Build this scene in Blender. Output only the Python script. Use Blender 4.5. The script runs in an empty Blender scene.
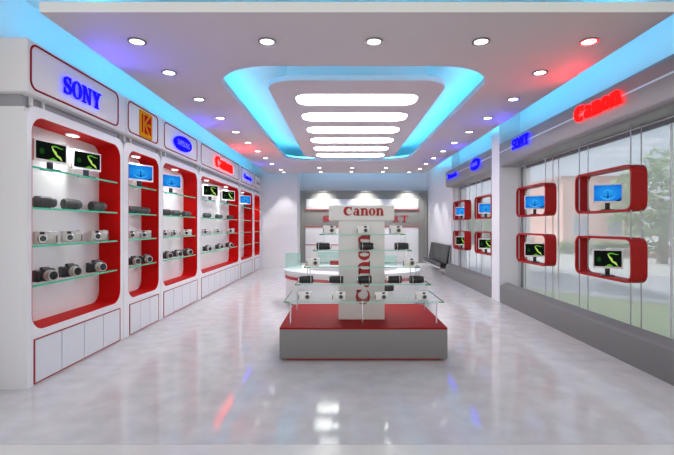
import bpy, bmesh, math, random
from mathutils import Vector, Matrix
from mathutils.geometry import tessellate_polygon
random.seed(7)
PI = math.pi
SC = bpy.context.scene
C = SC.collection

# ------------------------------------------------------------------ materials
def mat(name, col, rough=.5, metal=0., spec=.5, emit=None, estr=0., noise=0., nscale=6., coat=0.):
    m = bpy.data.materials.new(name); m.use_nodes = True
    nt = m.node_tree; b = nt.nodes['Principled BSDF']
    b.inputs['Base Color'].default_value = (*col, 1)
    b.inputs['Roughness'].default_value = rough
    b.inputs['Metallic'].default_value = metal
    b.inputs['Specular IOR Level'].default_value = spec
    if coat: b.inputs['Coat Weight'].default_value = coat
    if emit is not None:
        b.inputs['Emission Color'].default_value = (*emit, 1)
        b.inputs['Emission Strength'].default_value = estr
    if noise:
        tc = nt.nodes.new('ShaderNodeTexCoord'); nz = nt.nodes.new('ShaderNodeTexNoise')
        nz.inputs['Scale'].default_value = nscale; nz.inputs['Detail'].default_value = 5
        rp = nt.nodes.new('ShaderNodeValToRGB')
        rp.color_ramp.elements[0].position = .3; rp.color_ramp.elements[1].position = .7
        rp.color_ramp.elements[0].color = (*[max(0, c * (1 - noise)) for c in col], 1)
        rp.color_ramp.elements[1].color = (*[min(1, c * (1 + noise)) for c in col], 1)
        nt.links.new(tc.outputs['Object'], nz.inputs['Vector'])
        nt.links.new(nz.outputs['Fac'], rp.inputs['Fac'])
        nt.links.new(rp.outputs['Color'], b.inputs['Base Color'])
    return m

def emission(name, col, s):
    m = bpy.data.materials.new(name); m.use_nodes = True
    nt = m.node_tree; nt.nodes.clear()
    e = nt.nodes.new('ShaderNodeEmission'); o = nt.nodes.new('ShaderNodeOutputMaterial')
    e.inputs['Color'].default_value = (*col, 1); e.inputs['Strength'].default_value = s
    nt.links.new(e.outputs[0], o.inputs[0]); return m

def glass(name, tint, haze=(1, 1, 1), haze_fac=0., gloss=.08, rough=.02):
    m = bpy.data.materials.new(name); m.use_nodes = True
    nt = m.node_tree; nt.nodes.clear()
    o = nt.nodes.new('ShaderNodeOutputMaterial')
    t = nt.nodes.new('ShaderNodeBsdfTransparent'); t.inputs[0].default_value = (*tint, 1)
    g = nt.nodes.new('ShaderNodeBsdfGlossy'); g.inputs['Roughness'].default_value = rough
    mx = nt.nodes.new('ShaderNodeMixShader'); mx.inputs[0].default_value = gloss
    nt.links.new(t.outputs[0], mx.inputs[1]); nt.links.new(g.outputs[0], mx.inputs[2])
    out = mx
    if haze_fac:  # white haze over the view outside, mixed into the glass itself
        d = nt.nodes.new('ShaderNodeBsdfDiffuse'); d.inputs[0].default_value = (*haze, 1)
        tr = nt.nodes.new('ShaderNodeBsdfTranslucent'); tr.inputs[0].default_value = (*haze, 1)
        ad = nt.nodes.new('ShaderNodeMixShader'); ad.inputs[0].default_value = .5
        nt.links.new(d.outputs[0], ad.inputs[1]); nt.links.new(tr.outputs[0], ad.inputs[2])
        m2 = nt.nodes.new('ShaderNodeMixShader'); m2.inputs[0].default_value = haze_fac
        nt.links.new(mx.outputs[0], m2.inputs[1]); nt.links.new(ad.outputs[0], m2.inputs[2]); out = m2
    nt.links.new(out.outputs[0], o.inputs[0]); return m

M = {}
M['wall'] = mat('wall_paint', (.74, .74, .77), .6)
M['slab'] = mat('lowered_ceiling_paint', (.57, .515, .535), .65)
M['ceiling'] = mat('ceiling_paint', (.74, .73, .75), .65)
M['cab'] = mat('cabinet_lacquer', (.78, .78, .80), .3)
M['door'] = mat('door_lacquer', (.70, .72, .75), .28)
M['gap'] = mat('shadow_gap', (.33, .33, .36), .5)
M['signbox'] = mat('sign_box_lacquer', (.74, .73, .75), .35)
M['signborder'] = mat('sign_border_red', (.27, .005, .010), .6, spec=.1)
M['red'] = mat('red_laminate', (.58, .004, .003), .55, spec=.1)
M['redtop'] = mat('red_gloss_top', (.30, .003, .003), .6, spec=.12)
M['redframe'] = mat('red_frame_lacquer', (.36, .007, .008), .5, spec=.2)
M['redline'] = mat('red_line', (.5, .01, .015), .4)
M['outline'] = mat('door_outline_red', (.36, .008, .015), .4)
M['doorgap'] = mat('door_gap_dark', (.07, .07, .08), .5)
M['redletter'] = mat('red_letter', (.42, .006, .012), .4)
M['grey'] = mat('grey_laminate', (.225, .222, .222), .5, spec=.3)
M['sill'] = mat('grey_sill_laminate', (.185, .18, .18), .5, spec=.3)
M['beam'] = mat('beam_grey', (.23, .215, .215), .38, .3)
M['stripe'] = mat('beam_painted_reflection', (.55, .68, .78), .3)
M['board'] = mat('back_board_grey', (.27, .265, .245), .5)
M['white'] = mat('white_panel', (.80, .80, .80), .35)
M['tower'] = mat('tower_white', (.76, .76, .75), .4)
M['chrome'] = mat('brushed_chrome', (.75, .75, .77), .22, 1.)
M['ring'] = mat('dark_chrome', (.35, .34, .35), .2, 1.)
M['rod'] = mat('steel_rod', (.40, .41, .43), .35, .4)
M['black'] = mat('black_plastic', (.015, .015, .017), .35)
M['darkgrey'] = mat('dark_grey_plastic', (.055, .058, .06), .35)
M['midgrey'] = mat('mid_grey_plastic', (.13, .135, .14), .4)
M['lensgrey'] = mat('lens_grey_plastic', (.085, .09, .09), .45)
M['silver'] = mat('silver_plastic', (.62, .60, .56), .3, .25)
M['palesilver'] = mat('pale_silver_plastic', (.86, .85, .83), .35, .1)
M['lensglass'] = mat('lens_glass', (.006, .006, .01), .06, 0, .8)
M['bezel'] = mat('white_bezel', (.90, .90, .90), .4)
M['leather'] = mat('black_leather', (.012, .012, .014), .38, noise=.25, nscale=30)
M['floor'] = mat('polished_floor', (.60, .58, .585), .07, spec=.3, noise=.09, nscale=5.)
M['floor2'] = mat('entrance_floor', (.72, .69, .655), .22, noise=.03, nscale=3)
M['shelfglass'] = glass('shelf_glass', (.955, .99, .975), gloss=.06)
M['shelfedge'] = mat('glass_edge_green', (.05, .62, .36), .12, 0, .6, emit=(.02, .45, .27), estr=.0)
M['edgepale'] = mat('glass_edge_pale', (.30, .66, .56), .12, 0, .6)
M['edgedark'] = mat('glass_edge_deep_green', (.0, .30, .06), .12, 0, .6)
M['caseglass'] = glass('case_glass', (.88, .96, .94), gloss=.06)
M['winglass'] = glass('window_glass', (.96, .98, 1.), haze=(.86, .87, .88), haze_fac=.32, gloss=.012)
M['frame'] = mat('window_frame', (.20, .21, .23), .4)
M['joint'] = mat('glass_joint', (.62, .66, .68), .4)
M['slot'] = emission('ceiling_slot_light', (1, .94, .93), 10.)
M['lamp'] = emission('downlight_lamp', (1, .97, .94), 8.)
M['puck'] = emission('niche_lamp', (1, .97, .93), 3.5)
M['led'] = emission('cyan_led', (.04, .60, 1.), 24.)
M['ledroom'] = emission('cyan_led_wall', (.04, .60, 1.), 27.)
M['sigblue'] = emission('sign_blue_light', (.0016, .0010, 1.), 6.)
M['sigred'] = emission('sign_red_light', (1., .0020, .0020), 6.)
M['sigpale'] = emission('sign_pale_text', (.16, .16, 1.), 1.)
M['siggrey'] = mat('sign_grey_text', (.25, .25, .28), .4)
M['yellow'] = mat('sign_yellow', (.72, .30, .004), .7, spec=.05)
M['signred2'] = mat('sign_red_square', (.45, .004, .003), .7, spec=.05)
M['lawn'] = mat('lawn_grass', (.46, .56, .20), .9, noise=.15, nscale=5)
M['road'] = mat('road_asphalt', (.42, .43, .44), .9, noise=.08, nscale=3)
M['kerb'] = mat('kerb_concrete', (.72, .72, .70), .8)
M['pave'] = mat('pavement', (.58, .58, .55), .9, noise=.05)
M['pink'] = mat('pink_render', (.88, .55, .46), .8, noise=.05)
M['cream'] = mat('cream_render', (.80, .76, .66), .8, noise=.05)
M['brick'] = mat('brick_wall', (.52, .30, .24), .85, noise=.2, nscale=20)
M['pane'] = mat('far_window_pane', (.30, .35, .42), .2)
M['leaf'] = mat('tree_leaf', (.30, .46, .18), .7, noise=.35, nscale=4)
M['hedge'] = mat('hedge_leaf', (.28, .42, .14), .7, noise=.35, nscale=5)
M['bark'] = mat('bark', (.16, .11, .07), .9, noise=.3, nscale=12)
M['scrblack'] = emission('screen_black', (.004, .006, .005), 1.)
M['scrgreen'] = emission('screen_green', (.10, .34, .03), 1.)
M['scrlime'] = emission('screen_lime', (.42, .66, .12), 1.)
M['scrglow'] = emission('screen_dark_green', (.008, .05, .008), 1.)
M['scrnavy'] = emission('screen_navy', (.002, .03, .12), 1.)
M['scrlight'] = emission('screen_light_blue', (.06, .50, .95), 1.)

def blue_screen():
    m = bpy.data.materials.new('screen_blue'); m.use_nodes = True
    nt = m.node_tree; nt.nodes.clear()
    tc = nt.nodes.new('ShaderNodeTexCoord'); mp = nt.nodes.new('ShaderNodeMapping')
    mp.inputs['Location'].default_value = (-.5, -.5, -.5)
    nt.links.new(tc.outputs['Generated'], mp.inputs[0])
    g = nt.nodes.new('ShaderNodeTexGradient'); g.gradient_type = 'SPHERICAL'
    mp2 = nt.nodes.new('ShaderNodeMapping'); mp2.inputs['Scale'].default_value = (1.3, 1.3, 1.3)
    nt.links.new(mp.outputs[0], mp2.inputs[0]); nt.links.new(mp2.outputs[0], g.inputs[0])
    r = nt.nodes.new('ShaderNodeValToRGB')
    r.color_ramp.elements[0].color = (.005, .15, .62, 1); r.color_ramp.elements[1].color = (.05, .50, .95, 1)
    nt.links.new(g.outputs['Fac'], r.inputs[0])
    e = nt.nodes.new('ShaderNodeEmission'); o = nt.nodes.new('ShaderNodeOutputMaterial')
    nt.links.new(r.outputs[0], e.inputs[0]); nt.links.new(e.outputs[0], o.inputs[0])
    return m
M['scrblue'] = blue_screen()

# ------------------------------------------------------------------ helpers
def wloc(o):
    v = Vector((0, 0, 0))
    while o is not None:
        v += o.location; o = o.parent
    return v

def obj(name, bm, m, parent=None, world=True, sharp=35):
    """bm in world coordinates (world=True: moved to the parent's origin) becomes ONE mesh object."""
    bmesh.ops.recalc_face_normals(bm, faces=bm.faces)
    if parent is not None and world:
        bmesh.ops.translate(bm, verts=bm.verts, vec=-wloc(parent))
    me = bpy.data.meshes.new(name); bm.to_mesh(me); bm.free()
    me.polygons.foreach_set('use_smooth', [True] * len(me.polygons))
    me.set_sharp_from_angle(angle=math.radians(sharp))
    me.materials.append(M[m] if isinstance(m, str) else m)
    o = bpy.data.objects.new(name, me); C.objects.link(o)
    if parent is not None: o.parent = parent
    return o

def thing(name, label, cat, loc=(0, 0, 0), rz=0., group=None):
    o = bpy.data.objects.new(name, None); C.objects.link(o)
    o.empty_display_size = .1
    o.location = loc; o.rotation_euler = (0, 0, rz)
    tag(o, label, cat, group); return o

def tag(o, label, cat, group=None):
    o['label'] = label; o['category'] = cat
    if group: o['group'] = group
    return o

def struct(name, bm, m, parent=None, label=None):
    o = obj(name, bm, m, parent)
    if parent is None:
        o['kind'] = 'structure'
        if label: o['label'] = label
    return o

def dup(root, loc, rz=0., label=None, group=None, scale=None):
    r = root.copy(); C.objects.link(r); r.location = loc; r.rotation_euler = (0, 0, rz)
    if label: r['label'] = label
    if group: r['group'] = group
    if scale: r.scale = scale
    for ch in list(root.children):
        c = ch.copy(); C.objects.link(c); c.parent = r
        for g in list(ch.children):
            d = g.copy(); C.objects.link(d); d.parent = c
    return r

def B(): return bmesh.new()

def box(bm, lo, hi, r=0., seg=2):
    lo, hi = Vector(lo), Vector(hi)
    ret = bmesh.ops.create_cube(bm, size=1.)
    vs = ret['verts']
    for v in vs:
        v.co = Vector([(lo[i] + hi[i]) / 2 + v.co[i] * (hi[i] - lo[i]) for i in range(3)])
    if r > 0:
        es = list({e for v in vs for e in v.link_edges})
        bmesh.ops.bevel(bm, geom=es, offset=r, segments=seg, affect='EDGES', profile=.5)
    return bm

def tube(bm, pts, r, seg=10, caps=True):
    """round bar along a polyline; r a number or one per point"""
    pts = [Vector(p) for p in pts]; n = len(pts)
    rs = r if isinstance(r, (list, tuple)) else [r] * n
    rings = []
    up = None
    for i, p in enumerate(pts):
        d = (pts[min(i + 1, n - 1)] - pts[max(i - 1, 0)]).normalized()
        if up is None:
            up = d.orthogonal().normalized()
        else:
            up = (up - d * up.dot(d)).normalized()
        sd = d.cross(up)
        rings.append([bm.verts.new(p + rs[i] * (math.cos(2 * PI * k / seg) * up + math.sin(2 * PI * k / seg) * sd)) for k in range(seg)])
    for a, b in zip(rings, rings[1:]):
        for k in range(seg):
            bm.faces.new((a[k], a[(k + 1) % seg], b[(k + 1) % seg], b[k]))
    if caps:
        bm.faces.new(rings[0]); bm.faces.new(rings[-1])
    return bm

def lathe(bm, prof, origin, axis, seg=28):
    """prof: (t along axis, radius)"""
    o = Vector(origin); a = Vector(axis).normalized(); u = a.orthogonal().normalized(); w = a.cross(u)
    rings = []
    for t, r in prof:
        rings.append([bm.verts.new(o + a * t + max(r, 1e-5) * (math.cos(2 * PI * k / seg) * u + math.sin(2 * PI * k / seg) * w)) for k in range(seg)])
    for p, q in zip(rings, rings[1:]):
        for k in range(seg):
            bm.faces.new((p[k], p[(k + 1) % seg], q[(k + 1) % seg], q[k]))
    bm.faces.new(rings[0]); bm.faces.new(rings[-1])
    return bm

def plate(bm, loops, f, w0, w1):
    """flat shape with holes, given thickness: f(u, v, w) -> point"""
    tris = tessellate_polygon([[Vector((u, v, 0)) for u, v in lp] for lp in loops])
    flat = [p for lp in loops for p in lp]
    a = [bm.verts.new(f(u, v, w0)) for u, v in flat]
    b = [bm.verts.new(f(u, v, w1)) for u, v in flat]
    for t in tris:
        for vs in (a, b):
            try: bm.faces.new([vs[i] for i in t])
            except ValueError: pass
    k = 0
    for lp in loops:
        n = len(lp)
        for i in range(n):
            i0, i1 = k + i, k + (i + 1) % n
            bm.faces.new((a[i0], a[i1], b[i1], b[i0]))
        k += n
    return bm

def rrect(x0, y0, x1, y1, r, n=7, rs=None):
    """rounded rectangle, counter-clockwise; rs = (bottom left, bottom right, top right, top left)"""
    rs = rs or (r, r, r, r)
    out = []
    for (cx, cy, a0, q) in ((x0 + rs[0], y0 + rs[0], PI, rs[0]), (x1 - rs[1], y0 + rs[1], 1.5 * PI, rs[1]),
                            (x1 - rs[2], y1 - rs[2], 0, rs[2]), (x0 + rs[3], y1 - rs[3], .5 * PI, rs[3])):
        if q < 1e-4: out.append((cx, cy)); continue
        for i in range(n + 1):
            a = a0 + .5 * PI * i / n
            out.append((cx + q * math.cos(a), cy + q * math.sin(a)))
    return out

def ell(cx, cy, rx, ry, n=40, rot=0.):
    return [(cx + rx * math.cos(2 * PI * i / n) * math.cos(rot) - ry * math.sin(2 * PI * i / n) * math.sin(rot),
             cy + rx * math.cos(2 * PI * i / n) * math.sin(rot) + ry * math.sin(2 * PI * i / n) * math.cos(rot)) for i in range(n)]

def arc(cx, cy, rx, ry, a0, a1, n=18):
    return [(cx + rx * math.cos(math.radians(a0 + (a1 - a0) * i / n)), cy + ry * math.sin(math.radians(a0 + (a1 - a0) * i / n))) for i in range(n + 1)]

def stroke(pts, ws):
    """outline of a brush stroke; ws = widths at evenly spaced stations"""
    n = len(pts); L, R = [], []
    for i, (x, y) in enumerate(pts):
        a, b = pts[max(i - 1, 0)], pts[min(i + 1, n - 1)]
        dx, dy = b[0] - a[0], b[1] - a[1]; l = math.hypot(dx, dy) or 1
        t = i / (n - 1) * (len(ws) - 1); k = min(int(t), len(ws) - 2); w = ws[k] + (ws[k + 1] - ws[k]) * (t - k)
        L.append((x - dy / l * w / 2, y + dx / l * w / 2)); R.append((x + dy / l * w / 2, y - dx / l * w / 2))
    return [L + R[::-1]]

def rc(x0, y0, x1, y1): return [[(x0, y0), (x1, y0), (x1, y1), (x0, y1)]]

def up_(g):
    return (g[0], [[[(u, v * 1.22 if v > .12 else v) for u, v in lp] for lp in p] for p in g[1]])
GL = {
 'C': (1.12, [stroke(arc(.57, .5, .44, .44, 40, 318), [.08, .14, .32, .37, .30, .13, .06]),
              [[(.86, .99), (.95, .99), (.95, .60), (.88, .60), (.74, .84)]]]),
 'a': (.86, [rc(.42, .03, .69, .46), stroke(arc(.37, .45, .20, .18, 165, -5), [.17, .12, .24]),
             [ell(.28, .2, .28, .2, 28), ell(.31, .2, .09, .13, 28)][:2], rc(.44, 0, .82, .07)]),
 'n': (.97, [rc(.08, 0, .36, .67), rc(0, .60, .33, .68), rc(0, 0, .42, .07),
             stroke(arc(.52, .42, .20, .22, 160, 0), [.12, .14, .22]), rc(.58, 0, .86, .44), rc(.52, 0, .93, .07)]),
 'o': (.86, [[ell(.40, .34, .39, .35, 36), ell(.40, .34, .13, .27, 36)]]),
 'S': (.76, [stroke(arc(.34, .73, .24, .21, 25, 270, 14) + arc(.34, .28, .26, .22, 88, -155, 14), [.10, .10, .20, .24, .20, .10, .10]),
             rc(.55, .66, .63, .99), rc(.03, .01, .11, .34)]),
 'O': (.98, [[ell(.46, .5, .45, .51, 36), ell(.46, .5, .23, .43, 36)]]),
 'N': (1.06, [rc(.12, 0, .24, 1), rc(.72, 0, .84, 1), [[(.10, 1), (.34, 1), (.84, 0), (.70, 0)]],
              rc(0, .92, .3, 1), rc(0, 0, .36, .08), rc(.6, .92, .96, 1)]),
 'Y': (.98, [[[(.06, .96), (.34, .96), (.58, .44), (.36, .44)]], [[(.62, .96), (.80, .96), (.56, .42), (.44, .42)]],
             rc(.36, 0, .58, .48), rc(0, .92, .42, 1), rc(.56, .92, .92, 1), rc(.24, 0, .70, .08)]),
 'R': (.90, [rc(.10, 0, .30, 1), rc(0, .93, .4, 1), rc(0, 0, .42, .07),
             [[(.30, .98)] + arc(.40, .73, .30, .25, 90, -90, 12) + [(.30, .48), (.30, .56)] + arc(.38, .73, .14, .17, -90, 90, 10) + [(.30, .90)]],
             [[(.34, .52), (.52, .52), (.86, .0), (.62, .0)]]]),
 'T': (.90, [rc(.34, 0, .54, 1), rc(0, .90, .88, 1), rc(0, .70, .07, .94), rc(.81, .70, .88, .94), rc(.22, 0, .66, .07)]),
}

for _c in 'ano': GL[_c] = up_(GL[_c])
def word(text, origin, right, up, length, height, depth):
    """lettering standing on origin (start of the baseline), stretched to length x height"""
    right, up = Vector(right), Vector(up); nrm = right.cross(up); o = Vector(origin)
    tot = sum(GL[c][0] for c in text) - .08
    kx = length / tot; bm = B(); x = 0.
    for c in text:
        for loops in GL[c][1]:
            plate(bm, loops, lambda u, v, w, x=x: o + right * (x + u) * kx + up * v * height + nrm * w, 0., depth)
        x += GL[c][0]
    return bm

def text_bm(body, origin, right, up, length, height, depth):
    """small plain lettering from the built-in font, stretched to a size"""
    cu = bpy.data.curves.new('lettering_curve', 'FONT'); cu.body = body; cu.size = 1; cu.resolution_u = 3
    ob = bpy.data.objects.new('lettering_curve', cu); C.objects.link(ob)
    bpy.context.view_layer.update()
    dg = bpy.context.evaluated_depsgraph_get()
    me = bpy.data.meshes.new_from_object(ob.evaluated_get(dg))
    bpy.data.objects.remove(ob); bpy.data.curves.remove(cu)
    bm = B(); bm.from_mesh(me); bpy.data.meshes.remove(me)
    xs = [v.co.x for v in bm.verts]; ys = [v.co.y for v in bm.verts]
    x0, x1, y0, y1 = min(xs), max(xs), min(ys), max(ys)
    right, up = Vector(right), Vector(up); nrm = right.cross(up); o = Vector(origin)
    r = bmesh.ops.extrude_face_region(bm, geom=list(bm.faces))
    top = {v for v in r['geom'] if isinstance(v, bmesh.types.BMVert)}
    for v in bm.verts:
        u = (v.co.x - x0) / (x1 - x0) * length; w = (v.co.y - y0) / (y1 - y0) * height
        v.co = o + right * u + up * w + nrm * (depth if v in top else 0.)
    return bm

ORD = ['nearest', 'second', 'third', 'fourth', 'fifth', 'sixth', 'seventh', 'eighth', 'ninth', 'tenth', 'eleventh', 'twelfth']

# ------------------------------------------------------------------ the room
ZU = 3.79          # upper ceiling
ZS = 3.35          # underside of the dropped ceiling
b = B(); box(b, (-3.4, 2.89, -.1), (3.75, 16.5, 0)); struct('floor', b, 'floor', label='polished pale marble shop floor')
b = B(); box(b, (-3.4, -2.6, -.1), (3.75, 2.885, 0)); struct('floor_entrance', b, 'floor2', label='paler floor strip at the entrance')
b = B(); box(b, (-3.4, 2.9, ZU), (3.75, 16.5, ZU + .1)); struct('ceiling', b, 'ceiling', label='upper ceiling above the cove')
# dropped ceiling with its rounded opening
HX0, HX1, HY0, HY1 = -1.56, 1.86, 4.86, 11.95
b = B()
plate(b, [rrect(-2.617, 3.64, 2.89, 14.7, 0), rrect(HX0, HY0, HX1, HY1, .72, 12)], lambda u, v, w: Vector((u, v, w)), ZS, ZS + .085)
struct('ceiling_lowered', b, 'slab', label='lowered grey ceiling with rounded lit opening')
b = B(); box(b, (-2.617, 3.628, ZS), (2.89, 3.64, ZS + .085)); struct('trim_5', b, 'white', label='white front edge of the lowered ceiling')
b = B(); box(b, (-3.4, 2.9, 0), (-3.22, 16.5, ZU)); struct('wall_left', b, 'wall')
b = B(); box(b, (-3.4, 16.3, 0), (3.75, 16.5, ZU)); struct('wall_back', b, 'wall')
b = B(); box(b, (-3.22, 15.0, 0), (-1.6, 16.3, ZU)); struct('wall_back_block', b, 'wall')
b = B(); box(b, (3.3, 12.62, 0), (3.75, 16.3, ZU)); struct('wall_right', b, 'wall')
b = B(); box(b, (3.52, 2.9, 2.66), (3.75, 12.62, ZU)); struct('wall_right_upper', b, 'wall')
b = B(); box(b, (3.11, 8.3, 0), (3.72, 8.72, ZU)); struct('wall_right_pillar', b, 'wall')
b = B(); box(b, (3.285, 12.8, 0), (3.3, 16.28, .09)); struct('baseboard_right', b, 'white')

# grey beams above the windows (rounded long edges)
def beam(name, y0, y1):
    bm = B(); prof = rrect(3.11, 2.66, 3.52, 3.14, .06, 5)
    plate(bm, [prof], lambda u, v, w: Vector((u, w, v)), y0, y1)
    o = struct(name, bm, 'beam', label='grey beam above the windows')
    bm = B(); box(bm, (3.104, y0 + .02, 2.935), (3.112, y1 - .02, 2.955)); obj('stripe', bm, 'stripe', o)  # pale strip painted in for the cove's reflection along the beam
    return o
beam('trim_1', 2.9, 8.3)
beam('trim_2', 8.72, 12.6)
def curb(name, y0, y1):
    bm = B(); prof = [(3.11, 0), (3.27, 0), (3.27, .375), (3.255, .388), (3.15, .345), (3.122, .332), (3.11, .312)]
    plate(bm, [prof], lambda u, v, w: Vector((u, w, v)), y0, y1)
    return struct(name, bm, 'sill', label='long grey curb below the window')
curb('trim_3', 2.9, 8.27)
curb('trim_4', 8.74, 12.58)

def window(name, y0, y1, joints):
    bm = B()
    box(bm, (3.535, y0, 0), (3.585, y0 + .05, 2.66)); box(bm, (3.535, y1 - .05, 0), (3.585, y1, 2.66))
    box(bm, (3.535, y0 + .05, 2.61), (3.585, y1 - .05, 2.66)); box(bm, (3.535, y0 + .05, 0), (3.585, y1 - .05, .05))
    o = struct(name, bm, 'frame')
    bm = B(); box(bm, (3.553, y0 + .05, .05), (3.561, y1 - .05, 2.61)); obj('glass_pane', bm, 'winglass', o)
    for j in joints:
        bm = B(); box(bm, (3.549, j - .012, .05), (3.565, j + .012, 2.61)); obj('glass_joint', bm, 'joint', o)
window('window_1', 2.9, 8.3, (4.53, 6.9))
window('window_2', 8.72, 12.62, (10.6,))

# ------------------------------------------------------------------ LED strips in the coves
def led(name, loop, closed, m, label):
    bm = B(); pts = [Vector((x, y, ZS + .105)) for x, y in loop]
    if closed: pts.append(pts[0])
    tube(bm, pts, .013, 6)
    return tag(obj(name, bm, m), label, 'light strip', 'cove light strips')
led('led_strip', rrect(HX0 - .10, HY0 - .10, HX1 + .10, HY1 + .10, .8, 10), True, 'led', 'cyan light strip hidden around the rounded ceiling opening')
led('led_strip', [(-2.53, 3.75 + i * (14.5 - 3.75) / 6) for i in range(7)], False, 'ledroom', 'cyan light strip hidden above the cabinets along left wall')
led('led_strip', [(2.80, 3.75 + i * (14.5 - 3.75) / 6) for i in range(7)], False, 'ledroom', 'cyan light strip hidden above the windows along right wall')
led('led_strip', [(-1.5 + i * .75, 14.55) for i in range(7)], False, 'ledroom', 'cyan light strip hidden behind the far ceiling edge')

# ------------------------------------------------------------------ light raft in the opening
t = thing('ceiling_light_panel', 'floating grey ceiling panel with six white light slots inside cyan cove', 'ceiling light', (.2, 8.6, ZU))
P0, P1 = (-1.02, 5.48), (1.42, 11.75)
slots = [(-.69, y, 1.13, y + .57) for y in (6.06, 7.06, 8.06, 9.06, 10.06, 11.03)]
b = B(); plate(b, [rrect(*P0, *P1, .38, 8)] + [rrect(*s, .2, 6)[::-1] for s in slots], lambda u, v, w: Vector((u, v, w)), 3.40, 3.47)
obj('panel', b, 'slab', t)
b = B(); box(b, (-.78, 5.95, 3.47), (1.22, 11.65, ZU)); obj('core', b, 'ceiling', t)
for s in slots:
    b = B(); plate(b, [rrect(*s, .2, 6)], lambda u, v, w: Vector((u, v, w)), 3.412, 3.45)
    obj('light_slot', b, 'slot', t)

# ------------------------------------------------------------------ recessed downlights
dl = thing('downlight', '', 'downlight', (0, 0, ZS))
b = B(); plate(b, [ell(0, 0, .088, .088, 28), ell(0, 0, .066, .066, 28)[::-1]], lambda u, v, w: Vector((u, v, w)), -.012, 0.0)
obj('trim_ring', b, 'ring', dl, world=False)
b = B(); plate(b, [ell(0, 0, .066, .066, 28)], lambda u, v, w: Vector((u, v, w)), -.006, 0.0)
obj('lamp', b, 'lamp', dl, world=False)
first = [True]
def put_dl(x, y, label):
    g = 'recessed ceiling downlights'
    if first[0]:
        dl.location = (x, y, ZS); dl['label'] = label; dl['group'] = g; first[0] = False
    else:
        dup(dl, (x, y, ZS), 0, label, g)
for x, w in ((-2.05, 'at the left end'), (-.75, 'second from the left'), (.32, 'in the middle'), (1.39, 'second from the right'), (2.47, 'at the right end')):
    put_dl(x, 4.2, 'recessed white downlight in the row nearest the entrance, ' + w)
for i in range(8):
    y = 5.05 + i * 1.06
    put_dl(-2.08, y, 'recessed downlight %s from the entrance in the left row beside cabinets' % ['first', 'second', 'third', 'fourth', 'fifth', 'sixth', 'seventh', 'eighth', 'ninth'][i])
    put_dl(2.49 if i else 2.38, y, 'recessed downlight %s from the entrance in the right row beside windows' % ['first', 'second', 'third', 'fourth', 'fifth', 'sixth', 'seventh', 'eighth', 'ninth'][i])
for r, (y, w) in enumerate(((13.3, 'behind the light panel'), (14.3, 'nearest the back wall'))):
    for x, s in ((-.72, 'left'), (.32, 'middle'), (1.39, 'right')):
        put_dl(x, y, 'tiny %s downlight of the far cross row %s' % (s, w))
    put_dl(2.30 if r else 2.52, y + (.1 if r else .25), 'tiny downlight at right end of the far cross row ' + w)
    put_dl(-2.0, y + (.1 if r else .45), 'tiny downlight at left end of the far cross row ' + w)

# ------------------------------------------------------------------ monitors, cameras and lenses (one of each kind, copied)
def make_monitor(kind):
    w, h = .38, .215
    t = thing('monitor', '', 'monitor')
    z0 = .085
    b = B(); plate(b, [rrect(-w / 2, z0, w / 2, z0 + h, .008, 3)], lambda u, v, q: Vector((u, q, v)), -.012, .018); obj('bezel', b, 'bezel', t, world=False)
    b = B(); plate(b, [rrect(-w / 2 + .016, z0 + .022, w / 2 - .016, z0 + h - .016, .003, 2)], lambda u, v, q: Vector((u, q, v)), -.0145, -.011)
    s = obj('screen', b, 'scrblue' if kind == 'blue' else 'scrblack', t, world=False)
    f = lambda u, v, q: Vector((u, q, v + z0))
    if kind == 'blue':
        b = B(); plate(b, stroke([(0, .05), (.004, .10), (-.002, .14)], [.022, .010, .003]), f, -.0165, -.0146)
        plate(b, stroke([(-.05, .075), (0, .06), (.06, .085)], [.004, .006, .004]), f, -.0165, -.0146)
        obj('dark_figure', b, 'scrnavy', s, world=False)
        b = B(); plate(b, stroke(arc(0, .1, .1, .06, 200, 340, 14), [.004, .012, .004]), f, -.0158, -.0146)
        plate(b, stroke(arc(0, .1, .06, .04, 150, 20, 10), [.004, .008, .003]), f, -.0158, -.0146)
        obj('pale_swirl', b, 'scrlight', s, world=False)
        b = B(); plate(b, stroke([(.10, .022), (.145, .026), (.172, .05)], [.006, .02, .01]), f, -.0158, -.0146); obj('dark_corner', b, 'scrblack', s, world=False)
    else:
        b = B(); plate(b, stroke([(.00, .165), (.02, .13), (.045, .105), (.06, .08), (.10, .06), (.125, .03)], [.006, .018, .028, .018, .024, .004]), f, -.0165, -.0146)
        obj('lime_shape', b, 'scrlime', s, world=False)
        b = B(); plate(b, stroke([(.01, .165), (.05, .172), (.10, .16), (.14, .158)], [.018, .014, .010, .003]), f, -.0165, -.0146)
        obj('green_head', b, 'scrgreen', s, world=False)
        b = B(); plate(b, stroke([(-.03, .025), (.02, .035), (.06, .03)], [.006, .03, .012]), f, -.0165, -.0146)
        obj('green_shape', b, 'scrgreen', s, world=False)
        b = B(); plate(b, [ell(-.11, .10, .028, .028, 16)], f, -.0158, -.0146); obj('dim_green_spot', b, 'scrglow', s, world=False)
    b = B(); box(b, (-.03, -.006, .012), (.03, .02, z0 + .03), .004); obj('stand_neck', b, 'black', t, world=False)
    b = B(); plate(b, [rrect(-.085, -.06, .085, .06, .03, 5)], lambda u, v, q: Vector((u, v, q)), 0, .013); obj('stand_base', b, 'darkgrey', t, world=False)
    return t

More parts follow.
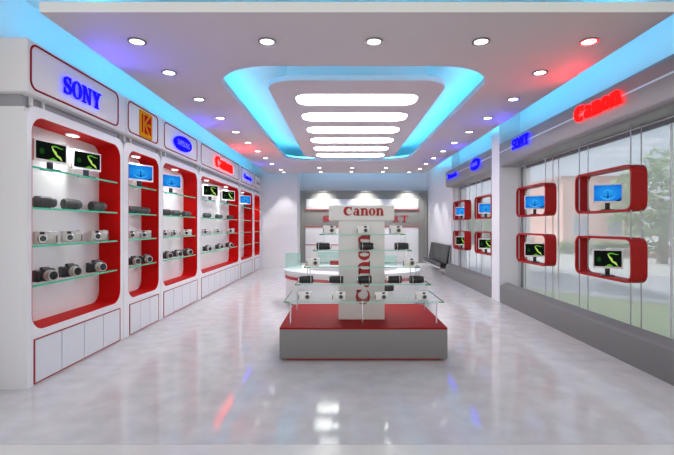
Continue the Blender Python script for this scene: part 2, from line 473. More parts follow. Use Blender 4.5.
def make_compact(bodymat, sgn):
    """small digital camera, front towards -Y; the lens sits to the side sgn"""
    t = thing('compact_camera', '', 'camera')
    b = B(); box(b, (-.072, -.022, 0), (.072, .022, .092), .010, 3); obj('body', b, bodymat, t, world=False)
    c = (sgn * .024, -.022, .040)
    b = B(); lathe(b, [(0, .031), (.010, .031), (.012, .027), (.020, .026)], c, (0, -1, 0)); l = obj('lens_barrel', b, 'chrome', t, world=False)
    b = B(); lathe(b, [(.0195, .022), (.021, .020)], c, (0, -1, 0)); obj('lens_glass', b, 'lensglass', l, world=False)
    b = B(); box(b, (c[0] - .015, -.025, .070), (c[0] + .015, -.020, .088), .002); obj('viewfinder', b, 'black', t, world=False)
    b = B(); box(b, (-sgn * .055, -.0245, .066) if sgn < 0 else (-.055, -.0245, .066), (-sgn * .025, -.021, .082) if sgn < 0 else (-.025, -.021, .082), .001); obj('flash', b, 'white', t, world=False)
    b = B(); lathe(b, [(0, .010), (.004, .010), (.006, .008)], (-sgn * .045, 0, .091), (0, 0, 1), 14); obj('shutter_button', b, 'chrome', t, world=False)
    b = B(); box(b, (-sgn * .066 - .004, -.027, .012), (-sgn * .066 + .004, -.020, .062), .002); obj('grip_strip', b, 'midgrey', t, world=False)
    return t

def make_bridge():
    """black camera with a fat silver lens, front towards -Y"""
    t = thing('bridge_camera', '', 'camera')
    b = B(); box(b, (-.075, -.025, 0), (.075, .025, .088), .009, 3); box(b, (-.075, -.045, 0), (-.040, -.0, .082), .012, 3)
    box(b, (-.025, -.02, .08), (.035, .02, .108), .008, 2); obj('body', b, 'black', t, world=False)
    c = (.018, -.024, .045)
    b = B(); lathe(b, [(0, .042), (.022, .042), (.024, .038), (.050, .037), (.054, .039), (.062, .038)], c, (0, -1, 0)); l = obj('lens_barrel', b, 'silver', t, world=False)
    b = B(); lathe(b, [(.060, .033), (.064, .030)], c, (0, -1, 0)); obj('lens_glass', b, 'lensglass', l, world=False)
    b = B(); box(b, (-.020, -.0235, .086), (.030, -.018, .104), .002); obj('flash', b, 'midgrey', t, world=False)
    b = B(); lathe(b, [(0, .012), (.008, .012), (.010, .010)], (-.055, -.015, .084), (0, 0, 1), 14); obj('shutter_button', b, 'chrome', t, world=False)
    b = B(); box(b, (.040, -.0275, .056), (.070, -.022, .076), .002); obj('name_plate', b, 'silver', t, world=False)
    b = B(); lathe(b, [(0, .016), (.008, .016)], (.056, 0, .087), (0, 0, 1), 16); obj('mode_dial', b, 'midgrey', t, world=False)
    return t

def make_lens(m1, m2, ring, mount='chrome'):
    """camera lens lying on its side, front end at +X"""
    t = thing('camera_lens', '', 'lens')
    r = .05; c = (0, 0, r)
    b = B(); prof = [(-.085, .036), (-.080, .043), (-.055, .043), (-.053, .046)]
    for k in range(6):
        x = -.05 + k * .012; prof += [(x, .0475), (x + .007, .0475), (x + .0075, .0455), (x + .0115, .0455)]
    prof += [(.025, .046), (.026, r), (.055, r)]
    lathe(b, prof, c, (1, 0, 0), 32); obj('barrel', b, m1, t, world=False)
    b = B(); lathe(b, [(.0552, .0495), (.062, .0495), (.0625, .047)], c, (1, 0, 0), 32); obj('front_ring', b, ring, t, world=False)
    b = B(); lathe(b, [(.062, r - .001), (.085, r - .002), (.088, .046), (.0885, .040)], c, (1, 0, 0), 32); f = obj('front_hood', b, m2, t, world=False)
    b = B(); lathe(b, [(.0882, .038), (.0895, .030)], c, (1, 0, 0), 24); obj('lens_glass', b, 'lensglass', f, world=False)
    b = B(); lathe(b, [(-.098, .034), (-.085, .035)], c, (1, 0, 0), 24); obj('mount', b, mount, t, world=False)
    return t

KIND = {
 'liz': make_monitor('liz'), 'blue': make_monitor('blue'),
 'comp': make_compact('silver', -1), 'compw': make_compact('palesilver', 1),
 'bridge': make_bridge(), 'lensg': make_lens('lensgrey', 'lensgrey', 'darkgrey', 'midgrey'), 'lensb': make_lens('black', 'black', 'silver'),
}
USED = set()
def put(kind, loc, rz, label, group, scale=1.):
    p = KIND[kind]
    if kind in USED:
        return dup(p, loc, rz, label, group, (scale,) * 3)
    USED.add(kind)
    p.location = loc; p.rotation_euler = (0, 0, rz); p.scale = (scale,) * 3; p['label'] = label; p['group'] = group
    return p
R = math.radians

# ------------------------------------------------------------------ wall cabinets on the left
FX = -2.89
SHELF_Z = (2.07, 1.68, 1.315, .937)
def Yat(x, X=-3.03): return 420 * X / (x - 342)
def cabinet(i, ya, yb, n0, n1, ndoors, label, sign):
    t = thing('display_cabinet', label, 'cabinet', (-3.05, (ya + yb) / 2, 0), 0, 'tall wall cabinets')
    F = lambda u, v, w: Vector((w, u, v))
    hole = rrect(n0, .52, n1, 2.53, .15, 8); hole2 = rrect(n0 - .008, .512, n1 + .008, 2.538, .158, 8)
    b = B(); plate(b, [rrect(ya + .004, 0, yb - .004, 2.63, 0, 6, (0, 0, .13, .13)), hole2[::-1]], F, FX - .03, FX); obj('front_panel', b, 'cab', t)
    b = B()
    box(b, (-3.215, ya + .002, 0), (FX - .03, ya + .03, 2.60)); box(b, (-3.215, yb - .03, 0), (FX - .03, yb - .002, 2.60))
    box(b, (-3.215, ya + .03, 2.57), (FX - .03, yb - .03, 2.60)); box(b, (-3.215, ya + .03, 0), (FX - .03, yb - .03, .05))
    obj('carcass', b, 'cab', t)
    b = B(); plate(b, [hole2, hole[::-1]], F, -3.165, FX - .0005); obj('niche_lining', b, 'red', t)
    b = B(); box(b, (-3.18, n0 - .01, .50), (-3.165, n1 + .01, 2.55)); obj('back_panel', b, 'white', t)
    for z in SHELF_Z:
        b = B(); box(b, (-3.155, n0 + .003, z - .012), (-2.932, n1 - .003, z)); s = obj('glass_shelf', b, 'shelfglass', t)
        b = B(); box(b, (-2.932, n0 + .003, z - .018), (-2.924, n1 - .003, z)); obj('green_edge', b, 'shelfedge', s)
    # doors with a thin red outline
    d0, d1 = n0 + .015, n1 - .005
    b = B(); plate(b, [rrect(d0, .012, d1, .436, 0), rrect(d0 + .010, .022, d1 - .010, .426, 0)[::-1]], F, FX, FX + .008); obj('door_outline', b, 'outline', t)
    wd = (d1 - d0 - .024) / ndoors
    b = B(); box(b, (FX, d0 + .012, .024), (FX + .002, d1 - .012, .424)); obj('door_gap', b, 'doorgap', t)
    for k in range(ndoors):
        b = B(); box(b, (FX + .001, d0 + .012 + k * wd + .005, .026), (FX + .007, d0 + .012 + (k + 1) * wd - .005, .422)); obj('door', b, 'door', t)
    # niche lamps
    nl = 2 if (n1 - n0) > 2.5 else 1
    for k in range(nl):
        yc = n0 + (n1 - n0) * ((k + .5) / nl if nl > 1 else .52)
        b = B(); plate(b, [ell(yc, -3.03, .10, .055, 28)], lambda u, v, w: Vector((v, u, w)), 2.515, 2.5298); l = obj('niche_light', b, 'cab', t)
        b = B(); plate(b, [ell(yc, -3.03, .085, .044, 28)], lambda u, v, w: Vector((v, u, w)), 2.511, 2.516); obj('lamp', b, 'puck', l)
    # recessed neck and sign box
    b = B(); box(b, (-3.215, ya + .02, 2.60), (-2.96, yb - .02, 2.72)); obj('neck', b, 'gap', t)
    b = B()
    for k in range(2):
        yy = ya + .12 + k * .16; box(b, (-2.955, yy - .012, 2.63), (-2.93, yy + .012, 2.717))
    obj('bracket', b, 'white', t)
    b = B(); box(b, (-3.215, ya + .005 - (.055 if i == 0 else 0), 2.717), (-2.85, yb - .005, 3.215), .022, 3); sb = obj('sign_box', b, 'signbox', t)
    s0, s1 = (n0 - .085 if i == 0 else ya + .03), n1 - .12
    b = B(); plate(b, [rrect(s0, 2.755, s1, 3.185, .085, 8), rrect(s0 + .017, 2.772, s1 - .017, 3.168, .07, 8)[::-1]], F, -2.85, -2.843); obj('sign_border', b, 'signborder', sb)
    rt, up = (0, 1, 0), (0, 0, 1)
    X = -2.849
    if sign == 'SONY': obj('sign_lettering', word('SONY', (-2.835, 4.27, 2.855), rt, up, .65, .185, .014), 'sigblue', sb)
    if sign == 'KODAK':
        b = B(); plate(b, [rrect(5.90, 2.775, 6.285, 3.145, .02, 4)], F, X, X + .012); k = obj('yellow_badge', b, 'yellow', sb)
        b = B(); plate(b, [[(5.95, 2.83), (6.24, 2.83), (6.24, 3.10), (5.95, 3.10)]], F, X + .012, X + .015); obj('red_square', b, 'signred2', sb)
        b = B(); G = lambda u, v, w: Vector((X + .015 + w, 5.95 + u * .29, 2.83 + v * .27))
        plate(b, rc(.12, 0, .24, 1), G, 0, .003); plate(b, [[(.24, .5), (.36, .5), (.86, 1), (.70, 1)]], G, 0, .003); plate(b, [[(.24, .5), (.36, .5), (.86, 0), (.70, 0)]], G, 0, .003)
        obj('badge_letter', b, 'yellow', sb)
        obj('sign_lettering', text_bm('Kodak', (X + .019, 6.03, 2.945), rt, up, .19, .05, .002), 'yellow', sb)
    if sign == 'OVAL':
        b = B(); plate(b, [ell(7.48, 2.955, .41, .132, 40, R(3))], F, -2.835, -2.815); obj('sign_oval', b, 'sigblue', sb)
        obj('sign_lettering', text_bm('SAMSUNG', (-2.8148, 7.20, 2.905), rt, up, .56, .10, .003), 'sigpale', sb)
    if sign == 'CANON': obj('sign_lettering', word('Canon', (-2.83, 9.40, 2.845), rt, up, 1.42, .235, .022), 'sigred', sb)
    if sign == 'BLUE': obj('sign_lettering', text_bm('Panasonic', (-2.83, 12.15, 2.885), rt, up, .95, .14, .022), 'sigblue', sb)
    if sign == 'GREY': obj('sign_lettering', text_bm('Nikon', (-2.845, 13.97, 2.90), rt, up, .5, .10, .008), 'siggrey', sb)
    # a real spot in each niche
    for k in range(nl):
        yc = n0 + (n1 - n0) * ((k + .5) / nl if nl > 1 else .52)
        la = bpy.data.lights.new('niche_spot', 'SPOT'); la.energy = NICHE_W * min(1.5, (n1 - n0) / nl / 1.2); la.color = (1, .98, .96)
        la.spot_size = R(130); la.spot_blend = .8; la.shadow_soft_size = .05
        lo = bpy.data.objects.new('niche_spot', la); C.objects.link(lo); lo.location = (-3.0, yc, 2.49); lo.rotation_euler = (0, R(8), 0)
    return t
NICHE_W = 26.
CAB = [
 (3.85, 5.555, 3.92, 5.47, 4, 'nearest tall white display cabinet with red niche and blue lettered sign', 'SONY'),
 (5.555, 6.695, 5.69, 6.62, 3, 'narrow white display cabinet with red niche under the yellow and red sign', 'KODAK'),
 (6.695, 8.45, 6.78, 8.38, 4, 'white display cabinet with red niche under the blue oval sign', 'OVAL'),
 (8.45, 11.82, 8.60, 11.74, 7, 'widest white display cabinet with red niche under the glowing red sign', 'CANON'),
 (11.82, 13.65, 11.95, 13.55, 3, 'white display cabinet with red niche beyond the widest one, small blue sign', 'BLUE'),
 (13.65, 14.95, 13.85, 14.75, 2, 'farthest narrow white display cabinet with red niche and grey sign', 'GREY'),
]
for i, c in enumerate(CAB): cabinet(i, *c)

CN = ['nearest cabinet', 'second cabinet', 'third cabinet', 'widest cabinet', 'fifth cabinet']
POS = {1: ['alone'], 2: ['nearer of two', 'farther of two'], 3: ['nearest of three', 'middle of three', 'farthest of three']}
MON = [(0, 'liz', 50.5, 78, 1.), (0, 'liz', 86.5, 74, 1.02), (1, 'blue', 139.8, 62, 1.16), (2, 'blue', 171, 62, 1.12), (3, 'liz', 210.2, 60, 1.22), (3, 'liz', 228, 60, 1.22), (4, 'blue', 245, 60, 1.25)]
for c, k, px, th, s in MON:
    same = [m for m in MON if m[0] == c]; p = same.index((c, k, px, th, s))
    w = {'liz': 'white-framed monitor with black and green picture', 'blue': 'white-framed monitor with blue picture'}[k]
    put(k, (-3.01, Yat(px, -3.01), 2.0705), R(th), w + ', ' + (POS[len(same)][p] + ' in ' if len(same) > 1 else 'on top shelf of ') + CN[c], 'monitors on the cabinet shelves', s)
LENS = [[44.5, 71.5, 97.5], [134, 148], [166.5, 176.3, 188.8], [207, 219, 230]]
COMP = [[45, 71.5, 99], [133.5, 148], [166, 175, 187], [206, 218.5, 231]]
BRID = [[44, 69, 95], [133, 147], [166.5, 176.5, 188], [207, 219, 229]]
for c in range(4):
    sc = (1.42, 1.25, 1.25, 1.3)[c]
    for lst, kind, z, th, w, g, k in (
            (LENS, 'lensg', 1.6805, (-114, -118, -120, -124), 'dark grey camera lens lying on the second shelf', 'grey lenses in the cabinets', .80),
            (COMP, 'comp', 1.3155, (52, 45, 42, 38), 'silver compact camera on the third shelf', 'silver cameras in the cabinets', 1.0),
            (BRID, 'bridge', .9375, (66, 55, 50, 45), 'black camera with silver lens on the lowest shelf', 'black cameras in the cabinets', .95)):
        for p, px in enumerate(lst[c]):
            X = -3.04; m = .175 if kind == 'lensg' else .14
            it = put(kind, (X, min(max(Yat(px, X), CAB[c][2] + m), CAB[c][3] - m), z), R(th[c] + (6 * (p - 1) if kind == 'lensg' else 0)), '%s, %s in %s' % (w, POS[len(lst[c])][p], CN[c]), g, sc * k)
            if kind == 'lensg': it.scale = (sc * .72, sc * .88, sc * .88)

# ------------------------------------------------------------------ centre display stand
t = thing('display_stand', 'stepped glass display stand on grey plinth with white lettered tower', 'display stand', (.238, 5.12, 0))
b = B(); box(b, (-.62, 4.72, 0), (1.10, 5.99, .03)); obj('plinth_foot', b, 'red', t)
b = B(); box(b, (-.694, 4.65, .03), (1.17, 6.085, .355), .006); obj('plinth', b, 'grey', t)
b = B(); plate(b, [rrect(-.694, 4.65, 1.17, 6.085, .02, 6, (.01, .01, .12, .12))], lambda u, v, w: Vector((u, v, w)), .355, .373); obj('plinth_top', b, 'redtop', t)
TX0, TX1, TY0, TY1 = -.041, .513, 5.06, 5.18
b = B(); box(b, (TX0, TY0, .373), (TX1, TY1, 1.60), .004); obj('tower', b, 'tower', t)
b = B(); box(b, (-.158, 5.03, 1.565), (.628, 5.21, 1.748), .01, 3); hd = obj('header', b, 'tower', t)
obj('header_lettering', word('Canon', (.022, 5.0295, 1.625), (1, 0, 0), (0, 0, 1), .474, .104, .008), 'redletter', hd)
obj('tower_lettering', word('Canon', (.335, 5.0595, .565), (0, 0, 1), (-1, 0, 0), .83, .165, .006), 'redletter', t)
SH = [(.653, -.652, 1.14, .42), (.836, -.535, 1.01, .34), (1.025, -.44, .90, .26), (1.213, -.341, .821, .18), (1.404, -.263, .749, .14)]
YC = 5.12
for k, (z, x0, x1, hd_) in enumerate(SH):
    y0, y1 = YC - hd_, YC + hd_
    b = B(); plate(b, [rrect(x0, y0, x1, y1, .01, 3), [(TX0 - .001, TY0 - .001), (TX0 - .001, TY1 + .001), (TX1 + .001, TY1 + .001), (TX1 + .001, TY0 - .001)]], lambda u, v, w: Vector((u, v, w)), z - .010, z)
    s = obj('glass_shelf', b, 'shelfglass', t)
    b = B(); box(b, (x0 + .06, y0 - .003, z - .010), (x1 - .06, y0, z)); obj('front_edge', b, 'edgepale', s)
    b = B(); box(b, (x0 - .003, y0 - .003, z - .011), (x0 + .06, y0, z)); box(b, (x0 - .003, y0, z - .011), (x0, y1, z)); box(b, (x1 - .06, y0 - .003, z - .011), (x1 + .003, y0, z)); box(b, (x1, y0, z - .011), (x1 + .003, y1, z)); obj('corner_edge', b, 'edgedark', s)
prev = .373
for k, (z, x0, x1, hd_) in enumerate(SH):
    ins = .07 if k == 0 else .035
    for x in (x0 + ins, x1 - ins):
        for y in ((YC - hd_ + .06, YC + hd_ - .06) if k < 4 else (YC,)):
            b = B(); tube(b, [(x, y, prev), (x, y, z - .010)], .0085 if k == 0 else .005, 8); obj('support_rod', b, 'chrome', t)
    prev = z
b = B(); tube(b, [(.236, 4.82, .373), (.236, 4.82, .643)], .0085, 8); obj('support_rod', b, 'chrome', t)

def GX(px, y): return (px - 342) * y / 420
def gput(kind, row, pxs, z, y, rzs, words, g, s, th0=0):
    for p, px in enumerate(pxs):
        put(kind, (GX(px, y), y, z + .0005), R(rzs[p]), words % p_names(len(pxs))[p], g, s)
def p_names(n):
    return {2: ['at the left', 'at the right'], 3: ['at the left', 'in the middle', 'at the right'],
            4: ['at the left end', 'second from the left', 'third from the left', 'at the right end'],
            5: ['at the left end', 'second from the left', 'in the middle', 'second from the right', 'at the right end']}[n]
gput('compw', 5, [329.4, 363, 395.7], 1.404, 5.015, [6, 4, 4], 'pale silver compact camera on the topmost glass shelf of the stand, %s', 'cameras on the centre stand', 1.08)
gput('lensb', 4, [323.7, 366.5, 401.4], 1.213, 5.0, [172, 188, 184], 'black camera lens lying on the second highest shelf of the stand, %s', 'lenses on the centre stand', .92)
gput('compw', 3, [313, 409], 1.025, 4.93, [4, 6], 'pale silver compact camera on the middle glass shelf of the stand, %s', 'cameras on the centre stand', 1.08)
gput('lensb', 2, [306, 336.3, 364.3, 394.3, 416.6], .836, 4.85, [8, -6, 4, 6, 186], 'black camera lens lying on the fourth shelf of the stand, %s', 'lenses on the centre stand', .92)
gput('compw', 1, [305, 338.6, 381, 421.4], .653, 4.80, [5, 3, 6, 4], 'pale silver compact camera on the lowest glass shelf of the stand, %s', 'cameras on the centre stand', 1.05)
put('lensg', (.584, 5.44, .6535), R(12), 'grey camera lens lying behind the tower on the lowest glass shelf', 'lenses on the centre stand', .9)

# ------------------------------------------------------------------ round counter with glass cases
CX, CY, CA, CB = .2, 8.3, 1.34, 1.05
t = thing('reception_counter', 'round white counter with red stripe standing behind the display stand', 'counter', (CX, CY, 0))
fxy = lambda u, v, w: Vector((u, v, w))
def ringp(da, z0, z1, inner):
    bm = B(); plate(bm, [ell(CX, CY, CA + da, CB + da, 72), ell(CX, CY, CA + inner, CB + inner, 72)[::-1]], fxy, z0, z1); return bm
obj('body', ringp(-.04, .06, .62, -.40), 'white', t)
obj('kick_base', ringp(-.10, 0, .06, -.36), 'gap', t)
obj('red_stripe', ringp(-.025, .50, .555, -.04), 'redline', t)
obj('worktop', ringp(0, .62, .66, -.45), 'white', t)
def case(x0, x1, y0, y1, z1, label):
    t = thing('glass_case', label, 'glass case', ((x0 + x1) / 2, (y0 + y1) / 2, .661), 0, 'glass cases on the counter')
    z0 = .661
    for lo, hi in (((x0, y0, z0), (x1, y0 + .008, z1)), ((x0, y1 - .008, z0), (x1, y1, z1)), ((x0, y0 + .008, z0), (x0 + .008, y1 - .008, z1)), ((x1 - .008, y0 + .008, z0), (x1, y1 - .008, z1))):
        b = B(); box(b, lo, hi); obj('side_pane', b, 'caseglass', t)
    b = B(); box(b, (x0, y0, z1), (x1, y1, z1 + .008)); obj('top_pane', b, 'caseglass', t)
    b = B(); box(b, (x0, y0 - .004, z1 - .002), (x1, y0, z1 + .010)); obj('green_edge', b, 'edgepale', t)
    return t
case(-.52, -.02, 8.98, 9.28, .92, 'green glass case on the counter left of the tower')
case(.88, 1.16, 8.92, 9.12, .86, 'small green glass case on the counter right of the tower')
case(-1.11, -.80, 8.2, 8.5, .95, 'green glass case at the left end of the counter')
t = thing('product_box', 'small red box inside the glass case left of the tower', 'box', (-.15, 9.1, .662))
b = B(); box(b, (-.26, 9.05, .662), (-.05, 9.17, .74), .004); obj('carton', b, 'red', t)
b = B(); box(b, (-.262, 9.048, .725), (-.048, 9.172, .745), .003); obj('lid', b, 'red', t)

# ------------------------------------------------------------------ back wall display board
t = thing('wall_board', 'grey display board with white lit panels and red lines on back wall', 'wall panel', (.83, 16.28, 0))
b = B(); box(b, (-1.58, 16.14, 0), (3.27, 16.295, 2.86)); obj('backing', b, 'board', t)
b = B(); box(b, (-1.58, 16.08, 0), (-1.50, 16.14, 2.86)); box(b, (3.19, 16.08, 0), (3.27, 16.14, 2.86)); box(b, (-1.5, 16.08, 2.80), (3.19, 16.14, 2.86)); obj('edge_frame', b, 'board', t)
b = B(); box(b, (-1.37, 16.10, 2.14), (2.93, 16.14, 2.53), .004); obj('upper_panel', b, 'white', t)
for x0, x1 in ((-1.40, .05), (.06, 2.42), (2.43, 2.93)):
    b = B(); box(b, (x0, 16.10, .10), (x1, 16.14, 1.45), .004); obj('lower_panel', b, 'white', t)
for z, x0, x1 in ((2.125, -1.42, 2.96), (1.462, -1.42, 2.96), (.78, -1.40, .05)):
    b = B(); box(b, (x0, 16.085, z - .014), (x1, 16.14 if z != .78 else 16.099, z + .014)); obj('red_line', b, 'redline', t)
b = B(); box(b, (-1.58, 16.06, 0), (3.27, 16.08, .08)); obj('skirting', b, 'white', t)
for ch, x in (('S', -.74), ('R', 1.93), ('T', 2.26)):
    obj('letter', word(ch, (x, 16.139, 1.66), (1, 0, 0), (0, 0, 1), .26, .24, .02), 'redline', t)

# ------------------------------------------------------------------ waiting bench
t = thing('waiting_bench', 'low black bench with slanted back against the right wall near the back', 'bench', (3.1, 14.1, 0))
def slab(y0, y1, prof, m, nm, bev=.02):
    b = B(); plate(b, [prof], lambda u, v, w: Vector((u, w, v)), y0, y1)
    if bev: bmesh.ops.bevel(b, geom=[e for e in b.edges if len(e.link_faces) == 2 and e.calc_face_angle(0) > .5], offset=bev, segments=2, affect='EDGES')
    return obj(nm, b, m, t)
for k in range(3):
    y0 = 12.68 + k * .86
    slab(y0, y0 + .84, [(2.97, .27), (3.18, .24), (3.20, .34), (2.97, .38)], 'leather', 'seat_cushion')
    slab(y0, y0 + .84, [(3.14, .37), (3.21, .35), (3.285, .90), (3.235, .92)], 'leather', 'back_cushion')
for y in (12.655, 15.26):
    b = B(); tube(b, [(2.95, y, .22), (3.20, y, .22), (3.280, y, .91)], .014, 8); obj('side_rail', b, 'chrome', t)
b = B(); box(b, (2.94, 12.645, .21), (2.97, 15.27, .26), .004); obj('front_rail', b, 'chrome', t)
b = B(); box(b, (2.98, 12.7, .22), (3.19, 15.22, .24)); obj('seat_board', b, 'black', t)
for y in (12.9, 15.0):
    for x in (3.0, 3.18):
        b = B(); tube(b, [(x, y, 0), (x, y, .22)], .016, 8); obj('leg', b, 'chrome', t)

# ------------------------------------------------------------------ hanging red frames in front of the windows
RX0, RX1 = 3.27, 3.45
RACKS = [(4.74, 5.90), (6.75, 7.89), (9.22, 10.38), (11.2, 12.37)]
RN = ['nearest the entrance', 'just before the pillar', 'just beyond the pillar', 'farthest, beside the bench']
ZT, ZB = (1.668, 2.208), (.842, 1.368)
MN = ['nearest red hanging frame', 'red hanging frame before the pillar', 'red hanging frame just beyond the pillar', 'farthest red hanging frame']
for i, (y0, y1) in enumerate(RACKS):
    t = thing('hanging_rack', 'pair of red frames on steel rods at window, ' + RN[i], 'display rack', (3.36, (y0 + y1) / 2, 0), 0, 'red frames hung at the windows')
    for z0, z1 in (ZT, ZB):
        b = B(); plate(b, [rrect(y0, z0, y1, z1, .11, 8), rrect(y0 + .028, z0 + .028, y1 - .028, z1 - .028, .085, 8)[::-1]], lambda u, v, w: Vector((w, u, v)), RX0, RX1)
        obj('frame', b, 'redframe', t)
    for y in (y0 + .06, y1 - .06):
        for x in (RX0 + .03, RX1 - .03):
            b = B(); tube(b, [(x, y, 0), (x, y, 2.66)], .007, 8); obj('rod', b, 'rod', t)
    yc = (y0 + y1) / 2 - .02
    mb = put('blue', (3.35, yc, ZT[0] + .0285), R(-22), 'monitor with blue picture in the upper ' + MN[i], 'monitors in the red frames', .94)
    ml = put('liz', (3.35, yc, ZB[0] + .0285), R(-22), 'monitor with black and green picture in the lower ' + MN[i], 'monitors in the red frames', .94)
    mb.scale = ml.scale = (.86, .95, 1.12)

# illuminated signs on the beams (reading along -Y as seen from the room)
def bsign(name, label, parts, y, z):
    t = thing(name, label, 'sign', (3.1, y, z), 0, 'lit signs on the beams')
    for n, bm, m in parts: obj(n, bm, m, t)
dn, up = (0, -1, 0), (0, 0, 1)
bsign('illuminated_sign', 'glowing red lettered sign on the grey beam above nearest window', [('lettering', word('Canon', (3.09, 5.55, 2.86), dn, up, .90, .19, .022), 'sigred')], 5.1, 2.9)
bsign('illuminated_sign', 'glowing blue four-letter sign on the beam beside the pillar', [('lettering', word('SONY', (3.09, 7.60, 2.87), dn, up, .66, .18, .022), 'sigblue')], 7.2, 2.9)
b = B(); plate(b, [ell(9.75, 2.93, .31, .125, 40, R(-4))], lambda u, v, w: Vector((w, u, v)), 3.07, 3.09)
bsign('illuminated_sign', 'glowing blue oval sign on the far beam', [('oval', b, 'sigblue'), ('lettering', text_bm('SAMSUNG', (3.0698, 9.96, 2.885), dn, up, .42, .09, .003), 'sigpale')], 9.75, 2.9)
bsign('illuminated_sign', 'small glowing blue word sign at the far end of far beam', [('lettering', text_bm('Panasonic', (3.09, 12.2, 2.85), dn, up, .88, .15, .022), 'sigblue')], 11.8, 2.9)

# ------------------------------------------------------------------ outside
b = B(); box(b, (3.75, -20, -.25), (90, 90, -.02)); o = struct('ground', b, 'pave')
def strip(name, pts, z0, z1, m, label):
    bm = B(); plate(bm, [pts], fxy, z0, z1); o = obj(name, bm, m); o['kind'] = 'structure'; o['label'] = label; return o
def off(d):   # the kerb line runs diagonally away from the shop
    a, c = Vector((3.76, 10.44)), Vector((9.6, 4.1)); n = Vector((.735, .678)) * d
    return [(a.x + n.x - 2.0 * (d > 0), a.y + n.y + 2.17 * (d > 0)), (c.x + n.x, c.y + n.y)]
strip('lawn', [(3.76, -10), (9.6, -10), (9.6, 4.1), (3.76, 10.44)], -.02, .0, 'lawn', 'green lawn outside the nearest window')
k0, k1 = (3.76, 10.44), (9.6, 4.1)
nx, ny = .735, .678
def sh(p, d): return (p[0] + nx * d, p[1] + ny * d)
strip('kerb', [k0, k1, sh(k1, .35), sh(k0, .35)], -.02, .05, 'kerb', 'pale kerb between the lawn and road')
far0, far1 = (k0[0] - 30 * .678 + 34, k0[1] + 30 * .735 - 22), k1
strip('road', [sh((3.76, 10.44), .35), sh((40, -28.9), .35), sh((40, -28.9), 5.6), (3.76 + .0, 18.9), (3.76, 11.2)], -.02, .004, 'road', 'grey road outside beyond the kerb')

def tree(name, x, y, h, r, label, m='leaf', n=900, leaf=.22, trunk=True, flat=1.):
    t = thing(name, label, 'tree' if trunk else 'hedge', (x, y, -.02))
    bm = B()
    for k in range(n):
        while True:
            p = Vector((random.uniform(-1, 1), random.uniform(-1, 1), random.uniform(-1, 1)))
            if .35 < p.length < 1: break
        bump = 1 + .18 * math.sin(5 * p.x + x) * math.sin(4 * p.z + y) + .1 * math.sin(9 * p.y)
        c = Vector((p.x * r * bump, p.y * r * bump, h - r * flat + p.z * r * flat * bump))
        u = Vector((random.gauss(0, 1), random.gauss(0, 1), random.gauss(0, 1))).normalized(); v = u.orthogonal().normalized()
        s = leaf * random.uniform(.6, 1.2)
        vs = [bm.verts.new(Vector((x, y, 0)) + c + q) for q in (u * s, v * s * .55, -u * s, -v * s * .55)]
        bm.faces.new(vs)
    obj('foliage', bm, m, t)
    if trunk:
        bm = B(); tube(bm, [(x, y, -.02), (x + .08, y, h * .3), (x, y + .05, h - r)], [.2, .15, .09], 10)
        for k in range(4):
            a = k * 1.7; tube(bm, [(x, y, h * .45), (x + math.cos(a) * r * .5, y + math.sin(a) * r * .5, h - r * .7)], [.07, .03], 6)
        obj('trunk', bm, 'bark', t)
    return t
def W(px, y): return (px - 342) * y / 420
tree('tree', W(662, 17), 17, 4.6, 2.0, 'hazy green tree outside at the right edge of nearest window', n=1500)
tree('tree', W(545, 52), 52, 5.6, 2.6, 'hazy green tree outside seen past the second red frames', n=900, leaf=.3)
tree('tree', W(478, 36), 36, 3.4, 1.9, 'hazy green tree outside the window beyond the pillar', n=900, leaf=.35)
tree('tree', W(462, 54), 54, 4.6, 2.2, 'hazy green tree outside the far end of farther window', n=800, leaf=.35)
def house(name, x0, x1, y0, y1, h, m, label, roof):
    t = thing(name, label, 'building', ((x0 + x1) / 2, (y0 + y1) / 2, -.02))
    b = B(); box(b, (x0, y0, -.02), (x1, y1, h)); obj('wall', b, m, t)
    b = B(); box(b, (x0 - .25, y0 - .25, h), (x1 + .25, y1 + .25, h + .22)); obj('roof', b, roof, t)
    n = max(2, int((x1 - x0) / 2.0)); st = (x1 - x0) / n
    for k in range(n):
        for z in ((.9, 2.1), (3.5, 4.7)):
            if z[1] > h - .2: continue
            xc = x0 + (k + .5) * st
            b = B(); box(b, (xc - .55, y0 - .06, z[0] - .06), (xc + .55, y0 - .001, z[1] + .06)); f = obj('window_frame', b, 'kerb', t)
            b = B(); box(b, (xc - .47, y0 - .075, z[0]), (xc + .47, y0 - .055, z[1])); obj('window_glass', b, 'pane', f)
    return t
house('house', W(563, 28), W(632, 28), 28, 34, 4.6, 'pink', 'pale pink building outside behind the nearest red frames', 'brick')
house('house', W(486, 46), W(512, 46), 46, 49, 3.0, 'pink', 'pale pink low building outside past the window pillar', 'brick')
house('house', W(522, 40), W(556, 40), 40, 43, 3.2, 'cream', 'cream low building outside left of pink building', 'kerb')
t = thing('garden_wall', 'low brick wall outside across the road', 'wall', (16, 20, -.02))
b = B(); box(b, (W(610, 20), 20, -.02), (W(720, 20), 20.25, .35)); obj('brickwork', b, 'brick', t)
b = B(); box(b, (W(610, 20) - .03, 19.97, .35), (W(720, 20) + .03, 20.28, .42)); obj('coping', b, 'kerb', t)
t = thing('hedge', 'pale green clipped hedge outside in front of pink building', 'hedge', (W(600, 23), 23, -.02))
b = B()
for k in range(1400):
    p = Vector((random.uniform(W(560, 23), W(642, 23)), random.uniform(22.7, 23.3), random.uniform(0, .62)))
    u = Vector((random.gauss(0, 1), random.gauss(0, 1), random.gauss(0, 1))).normalized(); v = u.orthogonal().normalized(); s = random.uniform(.08, .17)
    b.faces.new([b.verts.new(p + q) for q in (u * s, v * s * .6, -u * s, -v * s * .6)])
obj('foliage', b, 'hedge', t)
b = B()
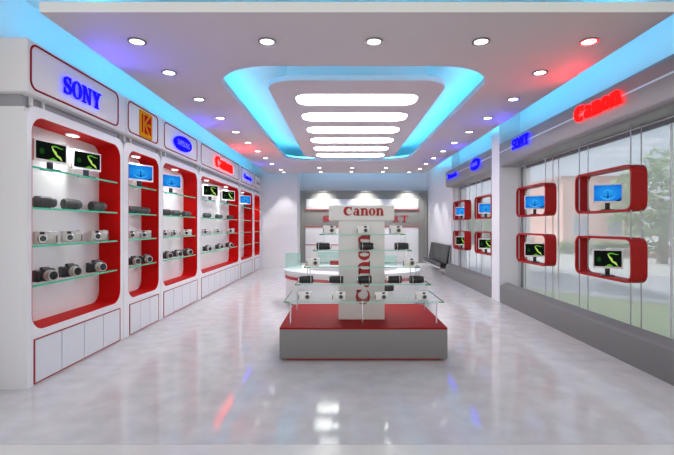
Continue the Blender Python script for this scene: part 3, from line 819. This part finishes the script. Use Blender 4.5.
for k in range(8):
    x = W(560, 23) + (k + .5) * (W(642, 23) - W(560, 23)) / 8; tube(b, [(x, 23, -.02), (x, 23, .4)], .03, 6)
obj('stems', b, 'bark', t)

# ------------------------------------------------------------------ light
w = bpy.data.worlds.new('sky'); SC.world = w; w.use_nodes = True
nt = w.node_tree; bg = nt.nodes['Background']
tc = nt.nodes.new('ShaderNodeTexCoord'); sp = nt.nodes.new('ShaderNodeSeparateXYZ'); rp = nt.nodes.new('ShaderNodeValToRGB')
rp.color_ramp.elements[0].position = 0.; rp.color_ramp.elements[0].color = (.74, .80, .86, 1)
rp.color_ramp.elements[1].position = .28; rp.color_ramp.elements[1].color = (.50, .62, .78, 1)
nt.links.new(tc.outputs['Generated'], sp.inputs[0]); nt.links.new(sp.outputs['Z'], rp.inputs[0]); mr = nt.nodes.new('ShaderNodeMapRange'); mr.inputs['From Min'].default_value = -.05; mr.inputs['From Max'].default_value = -.7
mc = nt.nodes.new('ShaderNodeMix'); mc.data_type = 'RGBA'; mc.inputs[7].default_value = (.86, .82, .79, 1)
# hazy white sky on the street side, bluer over the garden
nt.links.new(sp.outputs['Y'], mr.inputs['Value']); nt.links.new(mr.outputs['Result'], mc.inputs[0])
nt.links.new(rp.outputs[0], mc.inputs[6]); nt.links.new(mc.outputs[2], bg.inputs[0])
bg.inputs['Strength'].default_value = 1.0

def spot(loc, target, e, size, blend=.5, soft=.04, col=(1, .98, .96)):
    la = bpy.data.lights.new('downlight_or_glow_spot', 'SPOT'); la.energy = e; la.spot_size = R(size); la.spot_blend = blend; la.shadow_soft_size = soft; la.color = col
    o = bpy.data.objects.new('downlight_or_glow_spot', la); C.objects.link(o); o.location = loc
    o.rotation_euler = (Vector(target) - Vector(loc)).to_track_quat('-Z', 'Y').to_euler()
su = bpy.data.lights.new('sun', 'SUN'); su.energy = 4.0; su.angle = R(3); su.color = (1, .96, .9)
so = bpy.data.objects.new('sun', su); C.objects.link(so); so.rotation_euler = Vector((.55, -.55, -.63)).to_track_quat('-Z', 'Y').to_euler()
# added spots in front of the lit signs, spreading their glow onto the ceiling
for x, y, c, e in ((-2.80, 4.6, 'b', 34), (-2.80, 7.48, 'b', 34), (-2.80, 10.1, 'r', 70), (-2.80, 12.6, 'b', 26),
                   (3.05, 5.1, 'r', 30), (3.05, 7.27, 'b', 24), (3.05, 9.75, 'b', 24), (3.05, 11.8, 'b', 12)):
    spot((x, y, 2.93), (x - math.copysign(.75, x), y, 3.38), e, 125, .8, .12, (1, .03, .04) if c == 'r' else (.08, .06, 1))
# downlights that wash the walls near the back
spot((2.52, 13.55, 3.33), (2.95, 13.6, 0), 110, 62)
spot((2.55, 14.6, 3.33), (3.0, 14.7, 0), 110, 62)
spot((-2.0, 14.4, 3.33), (-2.1, 14.9, 0), 90, 60)
for x in (-.72, .9, 2.5): spot((x, 15.55, 3.0), (x, 16.2, 1.9), 75, 95, .7)
for x in (-.72, .32, 1.39): spot((x, 14.3, 3.33), (x, 14.6, 0), 60, 70)

# ------------------------------------------------------------------ camera
cam = bpy.data.cameras.new('camera'); co = bpy.data.objects.new('camera', cam); C.objects.link(co)
co.location = (0, 0, 1.5); co.rotation_euler = (PI / 2, 0, 0)
cam.sensor_width = 36; cam.lens = 420 / 674 * 36
cam.shift_x = -5 / 674; cam.shift_y = -1.5 / 674; cam.clip_end = 300
SC.camera = co
SC.view_settings.view_transform = 'Standard'; SC.view_settings.look = 'None'
SC.view_settings.gamma = 1; SC.view_settings.use_curve_mapping = False
SC.view_settings.exposure = .15
cy = SC.cycles
cy.use_denoising = True; cy.max_bounces = 8; cy.diffuse_bounces = 5; cy.glossy_bounces = 4; cy.transparent_max_bounces = 24
cy.caustics_reflective = False; cy.caustics_refractive = False; cy.sample_clamp_indirect = 6.
